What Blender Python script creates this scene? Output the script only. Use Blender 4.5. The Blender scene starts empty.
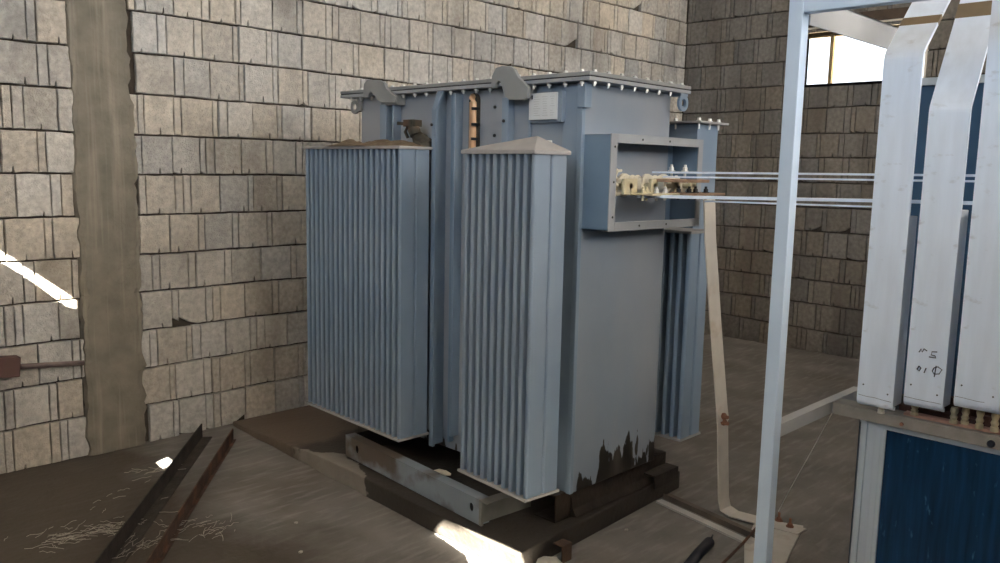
import bpy, bmesh, math, random
from mathutils import Vector, Matrix, noise
from mathutils.geometry import tessellate_polygon
random.seed(7)
PI = math.pi
S = bpy.context.scene
COL = S.collection

# ------------------------------------------------------------------ camera
cam = bpy.data.cameras.new('camera')
camo = bpy.data.objects.new('camera', cam)
COL.objects.link(camo)
yaw, pitch, roll, FPX = 0.77379765, 0.13593181, -0.02062441, 835.42
cy_, sy_, cp_, sp_ = math.cos(yaw), math.sin(yaw), math.cos(pitch), math.sin(pitch)
fw = Vector((cy_*cp_, sy_*cp_, -sp_)); rt = Vector((sy_, -cy_, 0)); dn = fw.cross(rt)
c_, s_ = math.cos(roll), math.sin(roll)
rt2 = c_*rt + s_*dn; dn2 = -s_*rt + c_*dn
camo.matrix_world = Matrix(((rt2.x, -dn2.x, -fw.x, 0), (rt2.y, -dn2.y, -fw.y, 0), (rt2.z, -dn2.z, -fw.z, 1.6), (0, 0, 0, 1)))
cam.sensor_width = 36; cam.sensor_fit = 'HORIZONTAL'; cam.lens = FPX/1000*36
cam.clip_start = .05; cam.clip_end = 200
S.camera = camo

# ------------------------------------------------------------------ light
S.view_settings.view_transform = 'Standard'
S.view_settings.look = 'None'
S.view_settings.gamma = 1
S.view_settings.use_curve_mapping = False
S.view_settings.exposure = 0.0
W = bpy.data.worlds.new('sky'); S.world = W; W.use_nodes = True
wn = W.node_tree.nodes; bg = wn['Background']
bg.inputs[0].default_value = (0.88, 0.94, 1.0, 1); bg.inputs[1].default_value = 2.0

SUN_DIR = Vector((0.35, 0.55, -0.76)).normalized()
sun = bpy.data.lights.new('sun', 'SUN'); sun.energy = 260; sun.angle = 0.004; sun.color = (1, .93, .8)
suno = bpy.data.objects.new('sun', sun); COL.objects.link(suno)
suno.rotation_euler = SUN_DIR.to_track_quat('-Z', 'Y').to_euler()

def area(name, loc, target, sx, sy, energy, color):
    l = bpy.data.lights.new(name, 'AREA'); l.shape = 'RECTANGLE'; l.size = sx; l.size_y = sy
    l.energy = energy; l.color = color
    o = bpy.data.objects.new(name, l); COL.objects.link(o); o.location = loc
    o.rotation_euler = (Vector(target)-Vector(loc)).to_track_quat('-Z', 'Z').to_euler()
    return o
# daylight through the high strip windows of the right-hand wall (Y = -4) and of the wall behind the camera (X = -3)
area('strip_window_daylight', (3.4, -3.95, 3.2), (3.4, 4, 2.9), 5.6, 1.9, 320, (1.0, 0.965, 0.93))
area('high_window_daylight', (-2.95, 0.2, 3.1), (4, 0.2, 2.3), 6.0, 1.6, 245, (0.56, 0.76, 1.0))

# ------------------------------------------------------------------ materials
MATS = {}
def mat(name, col, rough=.6, metal=0, var=.12, scale=6, bump=0, bscale=60, stain=None, stretch=(1, 1, 1), spec=.5):
    """noise-varied principled material; stain = (colour, scale, lo, hi, amount, zstretch)"""
    m = bpy.data.materials.new(name); m.use_nodes = True
    nt = m.node_tree; N = nt.nodes; L = nt.links
    b = N['Principled BSDF']
    b.inputs['Roughness'].default_value = rough; b.inputs['Metallic'].default_value = metal
    b.inputs['Specular IOR Level'].default_value = spec
    tc = N.new('ShaderNodeTexCoord'); mp = N.new('ShaderNodeMapping'); mp.inputs['Scale'].default_value = stretch
    L.new(tc.outputs['Object'], mp.inputs[0])
    n = N.new('ShaderNodeTexNoise'); n.inputs['Scale'].default_value = scale; n.inputs['Detail'].default_value = 6
    L.new(mp.outputs[0], n.inputs['Vector'])
    r = N.new('ShaderNodeValToRGB')
    r.color_ramp.elements[0].position = .3; r.color_ramp.elements[1].position = .7
    r.color_ramp.elements[0].color = tuple(max(0, c*(1-var)) for c in col)+(1,)
    r.color_ramp.elements[1].color = tuple(min(1, c*(1+var)) for c in col)+(1,)
    L.new(n.outputs[0], r.inputs[0]); out = r.outputs[0]
    if stain:
        sc, ss, lo, hi, amt, st = stain
        mp2 = N.new('ShaderNodeMapping'); mp2.inputs['Scale'].default_value = st; mp2.inputs['Location'].default_value = (3.1, 1.7, .4)
        L.new(tc.outputs['Object'], mp2.inputs[0])
        n2 = N.new('ShaderNodeTexNoise'); n2.inputs['Scale'].default_value = ss; n2.inputs['Detail'].default_value = 7
        L.new(mp2.outputs[0], n2.inputs['Vector'])
        mr = N.new('ShaderNodeMapRange'); mr.inputs[1].default_value = lo; mr.inputs[2].default_value = hi; mr.inputs[4].default_value = amt
        L.new(n2.outputs[0], mr.inputs[0])
        mx = N.new('ShaderNodeMixRGB'); mx.inputs[2].default_value = tuple(sc)+(1,)
        L.new(mr.outputs[0], mx.inputs[0]); L.new(out, mx.inputs[1]); out = mx.outputs[0]
    m['out'] = 1
    L.new(out, b.inputs['Base Color'])
    if bump:
        nb = N.new('ShaderNodeTexNoise'); nb.inputs['Scale'].default_value = bscale; nb.inputs['Detail'].default_value = 5
        L.new(mp.outputs[0], nb.inputs['Vector'])
        bp = N.new('ShaderNodeBump'); bp.inputs['Strength'].default_value = bump; bp.inputs['Distance'].default_value = .01
        L.new(nb.outputs[0], bp.inputs['Height']); L.new(bp.outputs[0], b.inputs['Normal'])
    MATS[name] = m
    return m

def mixin(m, fac_socket, col):
    """insert a mix toward col before Base Color"""
    nt = m.node_tree; b = nt.nodes['Principled BSDF']
    src = b.inputs['Base Color'].links[0].from_socket
    mx = nt.nodes.new('ShaderNodeMixRGB')
    nt.links.new(fac_socket, mx.inputs[0]); nt.links.new(src, mx.inputs[1])
    mx.inputs[2].default_value = tuple(col)+(1,)
    nt.links.new(mx.outputs[0], b.inputs['Base Color'])
    return mx

def attr_tint(m):
    nt = m.node_tree; b = nt.nodes['Principled BSDF']
    src = b.inputs['Base Color'].links[0].from_socket
    a = nt.nodes.new('ShaderNodeAttribute'); a.attribute_name = 'tint'
    mx = nt.nodes.new('ShaderNodeMixRGB'); mx.blend_type = 'MULTIPLY'; mx.inputs[0].default_value = 1
    nt.links.new(src, mx.inputs[1]); nt.links.new(a.outputs['Color'], mx.inputs[2])
    nt.links.new(mx.outputs[0], b.inputs['Base Color'])

def math_node(nt, op, a, b=None, clamp=False):
    n = nt.nodes.new('ShaderNodeMath'); n.operation = op; n.use_clamp = clamp
    for i, v in enumerate((a, b)):
        if v is None: continue
        if isinstance(v, (int, float)): n.inputs[i].default_value = v
        else: nt.links.new(v, n.inputs[i])
    return n.outputs[0]

def world_xyz(nt):
    g = nt.nodes.new('ShaderNodeNewGeometry'); s = nt.nodes.new('ShaderNodeSeparateXYZ')
    nt.links.new(g.outputs['Position'], s.inputs[0])
    return g.outputs['Position'], s.outputs

def noise_at(nt, vec, scale, stretch=(1, 1, 1), detail=6):
    mp = nt.nodes.new('ShaderNodeMapping'); mp.inputs['Scale'].default_value = stretch
    nt.links.new(vec, mp.inputs[0])
    n = nt.nodes.new('ShaderNodeTexNoise'); n.inputs['Scale'].default_value = scale; n.inputs['Detail'].default_value = detail
    nt.links.new(mp.outputs[0], n.inputs['Vector'])
    return n.outputs[0]

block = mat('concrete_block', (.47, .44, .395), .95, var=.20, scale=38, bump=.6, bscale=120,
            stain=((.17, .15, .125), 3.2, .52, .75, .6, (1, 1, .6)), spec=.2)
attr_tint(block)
block2 = mat('concrete_block_sooty', (.185, .170, .15), .95, var=.24, scale=30, bump=.6, bscale=120,  # darker copy of concrete_block, the back wall's shade put into its colour
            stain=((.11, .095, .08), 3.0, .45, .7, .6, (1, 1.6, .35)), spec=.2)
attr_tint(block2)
mortar = mat('mortar', (.06, .05, .04), .98, var=.3, scale=20, bump=.5, spec=.1)
plaster = mat('plaster', (.40, .38, .35), .9, var=.08, scale=3)
reveal_m = mat('reveal_plaster', (.72, .66, .56), .9, var=.1, scale=12)
colm = mat('column_concrete', (.20, .18, .145), .92, var=.18, scale=10, bump=.5, bscale=50,
           stain=((.34, .31, .25), 5, .52, .7, .6, (6, 1, .25)), spec=.2)
roofm = mat('roof_sheet', (.30, .30, .31), .6, var=.1)
paint = mat('grey_blue_paint', (.185, .255, .345), .42, var=.07, scale=4, bump=.04, bscale=200,
            stain=((.31, .315, .325), 2.2, .45, .8, .45, (1, 1, .5)))
flangem = mat('dull_grey_paint', (.28, .295, .315), .55, var=.1, scale=6)
paint_dark = mat('grey_blue_paint_plain', (.15, .225, .32), .42, var=.08, scale=5)
dusty = mat('dusty_paint', (.31, .305, .305), .8, var=.1, scale=8)
hookm = mat('hook_grey', (.235, .245, .25), .6, var=.1, scale=8)
plate_m = mat('nameplate_metal', (.62, .66, .70), .35, .3, var=.05)
ink = mat('ink', (.03, .03, .05), .7)
ink_soft = mat('engraved_line', (.42, .45, .48), .6)
zinc = mat('zinc_bolt', (.60, .60, .58), .35, .5)
rubber = mat('gasket', (.025, .025, .03), .8)
dirt = mat('dirt', (.19, .145, .10), 1, var=.3, scale=30, bump=.6, bscale=90, spec=.1)
castiron = mat('dark_cast_iron', (.055, .048, .035), .7, .2, var=.4, scale=20, stain=((.16, .08, .045), 9, .5, .7, .8, (1, 1, 1)))
copper = mat('copper_tube', (.80, .50, .30), .4, .35, var=.1)
porcelain = mat('cream_porcelain', (.72, .67, .55), .35, var=.12, scale=20)
brassy = mat('cream_brass', (.55, .49, .33), .5, .2, var=.15, scale=20)
tan = mat('tan_copper', (.42, .27, .18), .5, .3, var=.2, scale=20)
darkbolt = mat('dark_bolt', (.03, .03, .03), .6, .3)
alu = mat('aluminium_bar', (.70, .79, .92), .38, .15, var=.07, scale=7, stretch=(3, 3, .4),
          stain=((.36, .37, .40), 15, .62, .74, .55, (1, 1, 1.6)))
alu_back = mat('aluminium_dull', (.72, .77, .84), .45, .25, var=.06, scale=5)
refl_band = mat('brown_tape', (.17, .125, .075), .45, var=.15, scale=12)  # dark reflection on the busbars, painted as a brown colour
framem = mat('pale_blue_paint', (.47, .585, .73), .4, var=.04, scale=3)
beamm = mat('pale_grey_paint', (.36, .37, .38), .5, var=.08, scale=5)
cabm = mat('cabinet_frame_metal', (.52, .60, .68), .35, .3, var=.08, scale=5, stretch=(3, 3, .3))
railm = mat('rail_brown_grey', (.25, .235, .215), .6, .2, var=.2, scale=14)
redbar = mat('reddish_bar', (.40, .24, .19), .5, .3, var=.15, scale=12)
panelm = mat('blue_panel', (.007, .038, .10), .25, .2, var=.35, scale=9, stretch=(6, 6, .4),
             stain=((.06, .17, .30), 60, .66, .74, .7, (1, 1, .3)))
strapm = mat('beige_strap', (.50, .475, .435), .6, var=.12, scale=8, stain=((.33, .25, .18), 10, .58, .72, .5, (1, 1, 1)))
rust = mat('rusty_steel', (.075, .043, .03), .85, .15, var=.35, scale=14, bump=.4, bscale=90, stain=((.20, .085, .045), 7, .5, .65, .7, (1, 1, 1)))
rust_dark = mat('dark_rusty_steel', (.042, .034, .028), .85, .15, var=.35, scale=14, bump=.4, bscale=90)
rustbolt = mat('rusty_bolt', (.22, .10, .06), .8, .2, var=.3, scale=40)
strawm = mat('pale_straw', (.42, .39, .34), .8, var=.15)
stringm = mat('white_string', (.62, .60, .58), .8)
oily = mat('oily_steel', (.035, .027, .020), .45, .1, var=.4, scale=12, bump=.3, bscale=40)
black_rubber = mat('black_rubber', (.02, .022, .03), .6)

# tank paint with a jagged black oil stain low on the short side
tankm = mat('tank_paint', (.215, .265, .33), .5, var=.06, scale=3, bump=.04, bscale=150,
            stain=((.305, .315, .34), 1.6, .32, .6, .8, (1, 1, .35)))
nt = tankm.node_tree
pos, xyz = world_xyz(nt)
n1 = noise_at(nt, pos, 13, (1, 1, .22)); n2 = noise_at(nt, pos, 40, (1, 1, .5))
# threshold height grows toward +X
hx = nt.nodes.new('ShaderNodeMapRange'); hx.inputs[1].default_value = 2.70; hx.inputs[2].default_value = 2.90
hx.inputs[3].default_value = .215; hx.inputs[4].default_value = .35
nt.links.new(xyz[0], hx.inputs[0])
h = math_node(nt, 'ADD', hx.outputs[0], math_node(nt, 'MULTIPLY', math_node(nt, 'SUBTRACT', n1, .5), .62))
h = math_node(nt, 'ADD', h, math_node(nt, 'MULTIPLY', math_node(nt, 'SUBTRACT', n2, .5), .1))
f = math_node(nt, 'MULTIPLY', math_node(nt, 'SUBTRACT', h, xyz[2]), 90, True)
mixin(tankm, f, (.022, .018, .013))
# faint brown dribble under the terminal box
n3 = noise_at(nt, pos, 9, (1, 1, .08))
f2 = math_node(nt, 'MULTIPLY', math_node(nt, 'SUBTRACT', n3, .56), 3.0, True)
mixin(tankm, math_node(nt, 'MULTIPLY', f2, .35), (.34, .30, .25))

# floor
floorm = mat('floor_concrete', (.185, .175, .163), .92, var=.2, scale=3.5, bump=.5, bscale=35,
             stain=((.12, .10, .08), 2.0, .5, .72, .6, (1, 1, 1)), spec=.3)
nt = floorm.node_tree
pos, xyz = world_xyz(nt)
tw = noise_at(nt, pos, 5, (1, 5, 1)); f = math_node(nt, 'MULTIPLY', math_node(nt, 'SUBTRACT', tw, .5), 2.6, True)
mixin(floorm, f, (.29, .28, .265))
# earth trodden in over the floor towards the left wall
n1 = noise_at(nt, pos, 1.6)
d = math_node(nt, 'SUBTRACT', math_node(nt, 'ADD', 1.95, math_node(nt, 'MULTIPLY', math_node(nt, 'SUBTRACT', n1, .5), 1.2)), xyz[0])
f = math_node(nt, 'MULTIPLY', d, 2.5, True)
mixin(floorm, math_node(nt, 'MULTIPLY', f, .85), (.060, .048, .034))

# plinth: light concrete under brown-black oil
plinthm = mat('oily_concrete', (.23, .21, .185), .75, var=.15, scale=6, bump=.4, bscale=40)
nt = plinthm.node_tree
pos, xyz = world_xyz(nt)
n1 = noise_at(nt, pos, 5); n2 = noise_at(nt, pos, 22)
ydis = math_node(nt, 'ABSOLUTE', math_node(nt, 'SUBTRACT', xyz[1], 3.52))      # light patch round Y 3.5
lp = math_node(nt, 'MULTIPLY', math_node(nt, 'SUBTRACT', .34, ydis), 2.2)
xx = math_node(nt, 'MULTIPLY', math_node(nt, 'SUBTRACT', xyz[0], 2.36), 7.0, True)
v = math_node(nt, 'SUBTRACT', lp, xx)
v = math_node(nt, 'ADD', v, math_node(nt, 'MULTIPLY', math_node(nt, 'SUBTRACT', n1, .5), 1.6))
v = math_node(nt, 'ADD', v, math_node(nt, 'MULTIPLY', math_node(nt, 'SUBTRACT', n2, .5), .35))
f = math_node(nt, 'SUBTRACT', 1.0, math_node(nt, 'MULTIPLY', v, 14, True), True)
mixin(plinthm, math_node(nt, 'MULTIPLY', f, .93), (.024, .019, .014))
g = math_node(nt, 'ADD', math_node(nt, 'SUBTRACT', xyz[1], 3.78), math_node(nt, 'MULTIPLY', math_node(nt, 'SUBTRACT', n1, .5), .5))
mixin(plinthm, math_node(nt, 'MULTIPLY', g, 8, True), (.125, .095, .072))

# ------------------------------------------------------------------ helpers
def wloc(o):
    v = Vector((0, 0, 0))
    while o is not None:
        v += o.location; o = o.parent
    return v
def obj(name, bm, m, parent=None, smooth=False, bevel=0):
    """links bm (in world coordinates) as ONE mesh object"""
    me = bpy.data.meshes.new(name)
    bmesh.ops.recalc_face_normals(bm, faces=bm.faces)
    if parent is not None:
        bmesh.ops.translate(bm, verts=bm.verts, vec=-wloc(parent))
    bm.to_mesh(me); bm.free()
    if m: me.materials.append(m)
    o = bpy.data.objects.new(name, me); COL.objects.link(o)
    if parent is not None: o.parent = parent
    if smooth:
        for p in me.polygons: p.use_smooth = True
    if bevel:
        md = o.modifiers.new('bevel', 'BEVEL'); md.width = bevel; md.segments = 2; md.limit_method = 'ANGLE'; md.angle_limit = math.radians(40)
    return o
def solo(name, bm, m, label, cat, group=None, kind=None, base=None, **k):
    """a thing that is one mesh; origin at base"""
    if base is None:
        xs = [v.co for v in bm.verts]
        base = Vector(((min(v.x for v in xs)+max(v.x for v in xs))/2, (min(v.y for v in xs)+max(v.y for v in xs))/2, min(v.z for v in xs)))
    base = Vector(base)
    bmesh.ops.translate(bm, verts=bm.verts, vec=-base)
    o = obj(name, bm, m, None, **k); o.location = base
    tag(o, label, cat, group, kind)
    return o
def tag(o, label, cat, group=None, kind=None):
    if label: o['label'] = label
    if cat: o['category'] = cat
    if group: o['group'] = group
    if kind: o['kind'] = kind
    return o
def thing(name, label, cat, loc, group=None):
    o = bpy.data.objects.new(name, None); COL.objects.link(o); o.location = loc
    o.empty_display_size = .1
    return tag(o, label, cat, group)
def struct(name, bm, m, parent=None, **k):
    o = obj(name, bm, m, parent, **k)
    if parent is None: o['kind'] = 'structure'
    return o
def NB(): return bmesh.new()
def box(bm, x0, x1, y0, y1, z0, z1):
    vs = [bm.verts.new((x, y, z)) for x in (x0, x1) for y in (y0, y1) for z in (z0, z1)]
    for q in ((0, 1, 3, 2), (4, 6, 7, 5), (0, 4, 5, 1), (2, 3, 7, 6), (0, 2, 6, 4), (1, 5, 7, 3)):
        bm.faces.new([vs[i] for i in q])
    return bm
def obar(bm, a, b, w, h, up=(0, 0, 1)):
    """rectangular bar from a to b, w across, h along up"""
    a, b = Vector(a), Vector(b); d = (b-a).normalized(); up = Vector(up)
    s = d.cross(up).normalized(); u = s.cross(d).normalized()
    vs = []
    for p in (a, b):
        for i, j in ((-1, -1), (1, -1), (1, 1), (-1, 1)):
            vs.append(bm.verts.new(p+s*(i*w/2)+u*(j*h/2)))
    bm.faces.new(vs[0:4]); bm.faces.new(vs[4:8])
    for i in range(4): bm.faces.new((vs[i], vs[(i+1) % 4], vs[4+(i+1) % 4], vs[4+i]))
    return bm
def prism(bm, pts, vec):
    """polygon extruded by vec"""
    vec = Vector(vec); a = [bm.verts.new(p) for p in pts]; b = [bm.verts.new(Vector(p)+vec) for p in pts]
    bm.faces.new(a); bm.faces.new(list(reversed(b)))
    n = len(a)
    for i in range(n): bm.faces.new((a[i], a[(i+1) % n], b[(i+1) % n], b[i]))
    return bm
def tube(bm, pts, r, n=8, closed=False):
    pts = [Vector(p) for p in pts]; rings = []
    for i, p in enumerate(pts):
        d = (pts[min(i+1, len(pts)-1)]-pts[max(i-1, 0)]).normalized()
        ref = Vector((0, 0, 1)) if abs(d.z) < .9 else Vector((1, 0, 0))
        s = d.cross(ref).normalized(); u = s.cross(d)
        rr = r[i] if isinstance(r, (list, tuple)) else r
        rings.append([bm.verts.new(p+(s*math.cos(2*PI*k/n)+u*math.sin(2*PI*k/n))*rr) for k in range(n)])
    for a, b in zip(rings, rings[1:]):
        for k in range(n): bm.faces.new((a[k], a[(k+1) % n], b[(k+1) % n], b[k]))
    bm.faces.new(rings[0]); bm.faces.new(rings[-1])
    return bm
def lathe(bm, base, axis, prof, n=16):
    """prof: list of (distance along axis, radius)"""
    axis = Vector(axis).normalized(); base = Vector(base)
    ref = Vector((0, 0, 1)) if abs(axis.z) < .9 else Vector((1, 0, 0))
    s = axis.cross(ref).normalized(); u = s.cross(axis); rings = []
    for t, r in prof:
        rings.append([bm.verts.new(base+axis*t+(s*math.cos(2*PI*k/n)+u*math.sin(2*PI*k/n))*max(r, .0004)) for k in range(n)])
    for a, b in zip(rings, rings[1:]):
        for k in range(n): bm.faces.new((a[k], a[(k+1) % n], b[(k+1) % n], b[k]))
    bm.faces.new(rings[0]); bm.faces.new(rings[-1])
    return bm
def bolt(bm, p, axis, r=.011, h=.012, shaft=0, nut=0):
    """hex head rising along axis from p, shaft going the other way"""
    lathe(bm, p, axis, [(0, r), (h, r), (h+.002, r*.8)], 6)
    lathe(bm, p, axis, [(-.002, r*1.35), (.002, r*1.35)], 12)
    if shaft:
        lathe(bm, Vector(p)-Vector(axis)*shaft, axis, [(0, r*.5), (shaft, r*.5)], 8)
    if nut:
        lathe(bm, Vector(p)-Vector(axis)*(nut+h), axis, [(0, r), (h, r)], 6)
    return bm
def copy_tree(o, parent=None, dx=(0, 0, 0)):
    c = o.copy(); COL.objects.link(c); c.parent = parent
    if parent is None or True: c.location = Vector(o.location)+Vector(dx)
    for ch in list(o.children): copy_tree(ch, c)
    return c

# ------------------------------------------------------------------ room
CH = .217                                   # course height
LY, RX = 4.64, 7.30
X0, Y0, ZT = -3.0, -4.0, 4.34

def block_wall(name, axis, u0, u1, hole=None, skip=None, mt=None, side='', chips=(), wave=.010, seed=1, low_rough=False):
    rnd = random.Random(seed)
    bm = bmesh.new(); tint = bm.loops.layers.float_color.new('tint')
    def P(u, w, n):
        return (u, LY-n, w) if axis == 'x' else (RX-n, u, w)
    def wv(u, r):
        a = wave*(2.2 if r < 3 else 1.0)
        return a*noise.noise(Vector((u*.55+seed*9, r*1.7, 0)))+.004*noise.noise(Vector((u*4, r*3.1, 5)))
    def outline(a, b, r, gap, chip):
        pts = []; tick = rnd.random() < .75 and b-a > .1; tf = rnd.uniform(.2, .85)
        z0 = lambda u: r*CH+wv(u, r)+.0045 if r else .0
        z1 = lambda u: (r+1)*CH+wv(u, r+1)-.0045
        n = max(2, int((b-a)/.06)+1)
        for i in range(n+1):
            u = a+(b-a)*i/n; pts.append([u, z0(u)+rnd.uniform(-.0015, .0025)])
            if tick and i < n and i/n <= tf < (i+1)/n:
                uc = a+(b-a)*tf; hh = rnd.uniform(.018, .036)
                pts += [[uc-.007, z0(uc)+.001], [uc-.003, z0(uc)+hh], [uc+.003, z0(uc)+hh], [uc+.007, z0(uc)+.001]]
        for k in (1, 2): 
            t = k/3; pts.append([b-rnd.uniform(0, .003), z0(b)*(1-t)+z1(b)*t])
        for i in range(n+1):
            u = b+(a-b)*i/n; pts.append([u, z1(u)+rnd.uniform(-.003, .001)])
        for k in (1, 2):
            t = k/3; pts.append([a+rnd.uniform(0, .003), z1(a)*(1-t)+z0(a)*t])
        if chip:
            cx = b if rnd.random() < .5 else a
            s = rnd.uniform(.008, .02) if chip is True else chip
            for p in pts:
                du, dz = abs(p[0]-cx), p[1]-z0(p[0])
                if dz < s*.4 and du < s*1.6: p[1] += s*(1-du/(s*1.6)); 
        return pts
    def put(a, b, r, t, nf, chip):
        if b-a < .012: return
        o = outline(a, b, r, .008, chip)
        if hole:
            h0, h1, hz0, hz1 = hole
            zc = (r+.5)*CH
            if hz0 < zc < hz1:
                if a >= h0 and b <= h1: return
                if a < h0 < b: o = [[min(p[0], h0), p[1]] for p in o]
                if a < h1 < b: o = [[max(p[0], h1), p[1]] for p in o]
                ww = max(p[0] for p in o)-min(p[0] for p in o)
                if ww < .01: return
        cu = sum(p[0] for p in o)/len(o); cw = sum(p[1] for p in o)/len(o)
        tu, tw_ = rnd.uniform(-.02, .02), rnd.uniform(-.012, .012)
        ins = .0035
        def fr(p, n): return P(p[0], p[1], n+tu*(p[0]-cu)+tw_*(p[1]-cw))
        back = [bm.verts.new(P(p[0], p[1], -.045)) for p in o]
        mid = [bm.verts.new(fr(p, nf-ins)) for p in o]
        inn = []
        for p in o:
            du, dw = cu-p[0], cw-p[1]
            q = (p[0]+math.copysign(min(abs(du), ins), du), p[1]+math.copysign(min(abs(dw), ins), dw))
            inn.append(bm.verts.new(fr(q, nf)))
        k = len(o); fs = [bm.faces.new(inn)]
        for i in range(k):
            j = (i+1) % k
            fs.append(bm.faces.new((mid[i], mid[j], inn[j], inn[i])))
            fs.append(bm.faces.new((back[i], back[j], mid[j], mid[i])))
        for f in fs:
            for l in f.loops: l[tint] = t
    rows = int(ZT/CH)+1
    for r in range(rows):
        u = u0-rnd.uniform(0, .2)
        while u < u1:
            w = rnd.gauss(.2115, .007)
            a, b = max(u, u0), min(u+w, u1)
            g = rnd.uniform(.88, 1.12); wm = rnd.uniform(-.04, .04)
            t = (g*(1+wm), g, g*(1-wm*1.5), 1)
            nf = rnd.uniform(-.007, .005)
            chip = rnd.random() < .07
            segs = []
            sw = rnd.choice((.035, .045, .04, .05)); g1 = rnd.uniform(.0028, .0048); e = rnd.uniform(.0035, .006)
            if rnd.random() < .12: segs = [(a, b-e)]
            elif rnd.random() < .8: segs = [(a, b-sw-g1), (b-sw, b-e)]
            else: segs = [(a, a+sw), (a+sw+g1, b-e)]
            for (p, q) in segs:
                if q-p < .012: continue
                cc = chip
                for (cu_, cz_, cs_) in chips:
                    if p-.02 < cu_ < q+.02 and r*CH-.06 < cz_ < r*CH+.1: cc = cs_
                if skip and skip[0] < q and p < skip[1]:
                    j = rnd.uniform(-.025, .03)
                    if p < skip[0]: put(p, min(q, skip[0]+j), r, t, nf, False)
                    if q > skip[1]: put(max(p, skip[1]+j), q, r, t, nf, cc)
                else: put(p, q, r, t, nf+rnd.uniform(-.001, .001), cc)
            u += w
    o = struct('wall_'+side, bm, mt)
    # mortar bed behind the blocks
    bm = NB()
    def slab(a, b, z0, z1, n0=-.028, n1=-.2):
        p, q = P(a, z0, n1), P(b, z1, n0)
        box(bm, min(p[0], q[0]), max(p[0], q[0]), min(p[1], q[1]), max(p[1], q[1]), z0, z1)
    top = rows*CH+.02
    if hole:
        slab(u0, hole[0], 0, top); slab(hole[1], u1, 0, top); slab(hole[0], hole[1], 0, hole[2]); slab(hole[0], hole[1], hole[3], top)
    else: slab(u0, u1, 0, top)
    obj('mortar_bed', bm, mortar, o)
    return o

block_wall('l', 'x', X0, RX, skip=(1.575, 1.885), mt=block, side='left', seed=3,
           chips=((1.49, .65, .07), (2.40, .02, .05), (2.11, .66, .05), (5.50, 2.60, .08), (6.38, 3.04, .07)))
HZ0, HZ1 = 11*CH-.012, 2.855
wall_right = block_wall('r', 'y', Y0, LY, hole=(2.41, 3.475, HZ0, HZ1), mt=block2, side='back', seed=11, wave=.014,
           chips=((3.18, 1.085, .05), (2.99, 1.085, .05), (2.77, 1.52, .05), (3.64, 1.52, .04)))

bm = NB(); box(bm, RX+.02, RX+.2, LY+.02, LY+.2, 0, 4.4); struct('trim_2', bm, mortar)
# cast concrete column with ragged mortar edges, standing just proud of the blocks
bm = NB(); zs = [i*.035 for i in range(int(ZT/.035)+1)]; rows_ = []
for i, z in enumerate(zs):
    drift = .0
    l = 1.580+.012*noise.noise(Vector((z*13, 0, 0)))+random.uniform(-.006, .006)
    r = 1.868+.018*noise.noise(Vector((z*12, 4, 0)))+random.uniform(-.010, .010)
    if z < 1.9: r += .018
    nn = .020+.003*noise.noise(Vector((z*3, 9, 1)))
    rows_.append([bm.verts.new(p) for p in ((l-.012, LY+.02, z), (l, LY-nn*.55, z), (l+.022, LY-nn, z), (1.70, LY-nn-.002, z), (1.702, LY-nn+.003, z), (r-.03, LY-nn, z), (r, LY-nn*.6, z), (r+.012, LY+.02, z))])
for a, b in zip(rows_, rows_[1:]):
    for k in range(7): bm.faces.new((a[k], a[k+1], b[k+1], b[k]))
struct('trim_1', bm, colm)

# lintel beam line over the window is the dark course itself; window opening reveals, sill and frame
win = thing('window_1', None, None, (RX+.1, 2.92, HZ0)); win['kind'] = 'structure'
bm = NB()
box(bm, RX-.004, RX+.2, 3.475, 3.49, HZ0, HZ1); box(bm, RX-.004, RX+.2, 2.395, 2.41, HZ0, HZ1)
box(bm, RX-.004, RX+.2, 2.395, 3.49, HZ1, HZ1+.015)
obj('window_reveal', bm, reveal_m, win)
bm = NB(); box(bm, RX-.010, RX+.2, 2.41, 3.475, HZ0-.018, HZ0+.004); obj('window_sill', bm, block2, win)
bm = NB()
for (a, b) in ((2.41, 2.435),): box(bm, RX+.17, RX+.195, a, b, HZ0+.004, HZ1)
box(bm, RX+.17, RX+.195, 2.435, 3.475, HZ1-.05, HZ1); box(bm, RX+.16, RX+.195, 3.235, 3.265, HZ0+.004, HZ1-.04)
obj('window_frame', bm, mat('ochre_frame', (.30, .22, .11), .7, var=.15), win)
bm = NB(); box(bm, RX-.012, RX+.01, 2.3, 3.465, HZ1+.015, HZ1+.10); obj('lintel', bm, mat('dark_lintel', (.075, .052, .036), .9, var=.3, scale=12), win, bevel=.006)

# floor
bm = NB(); box(bm, X0-.3, RX+.2, Y0-.2, LY+.2, -.12, 0); struct('floor', bm, floorm)
# ground outside
bm = NB(); box(bm, -20, 30, -25, Y0-.2, -.16, -.06); box(bm, RX+.2, 30, Y0-.2, 25, -.16, -.06); box(bm, -20, X0-.3, Y0-.2, 25, -.16, -.06)
struct('ground', bm, mat('dry_earth', (.42, .36, .28), .95, var=.15, scale=2))
# two walls behind the camera, with the door opening and high window openings
bm = NB()
box(bm, X0-.2, -1.8, Y0-.2, Y0, 0, 4.4); box(bm, 6.2, RX+.2, Y0-.2, Y0, 0, 4.4); box(bm, -1.8, 6.2, Y0-.2, Y0, 4.15, 4.4); box(bm, -1.8, 6.2, Y0-.2, Y0, 0, 2.25)
struct('wall_right', bm, plaster)
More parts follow.
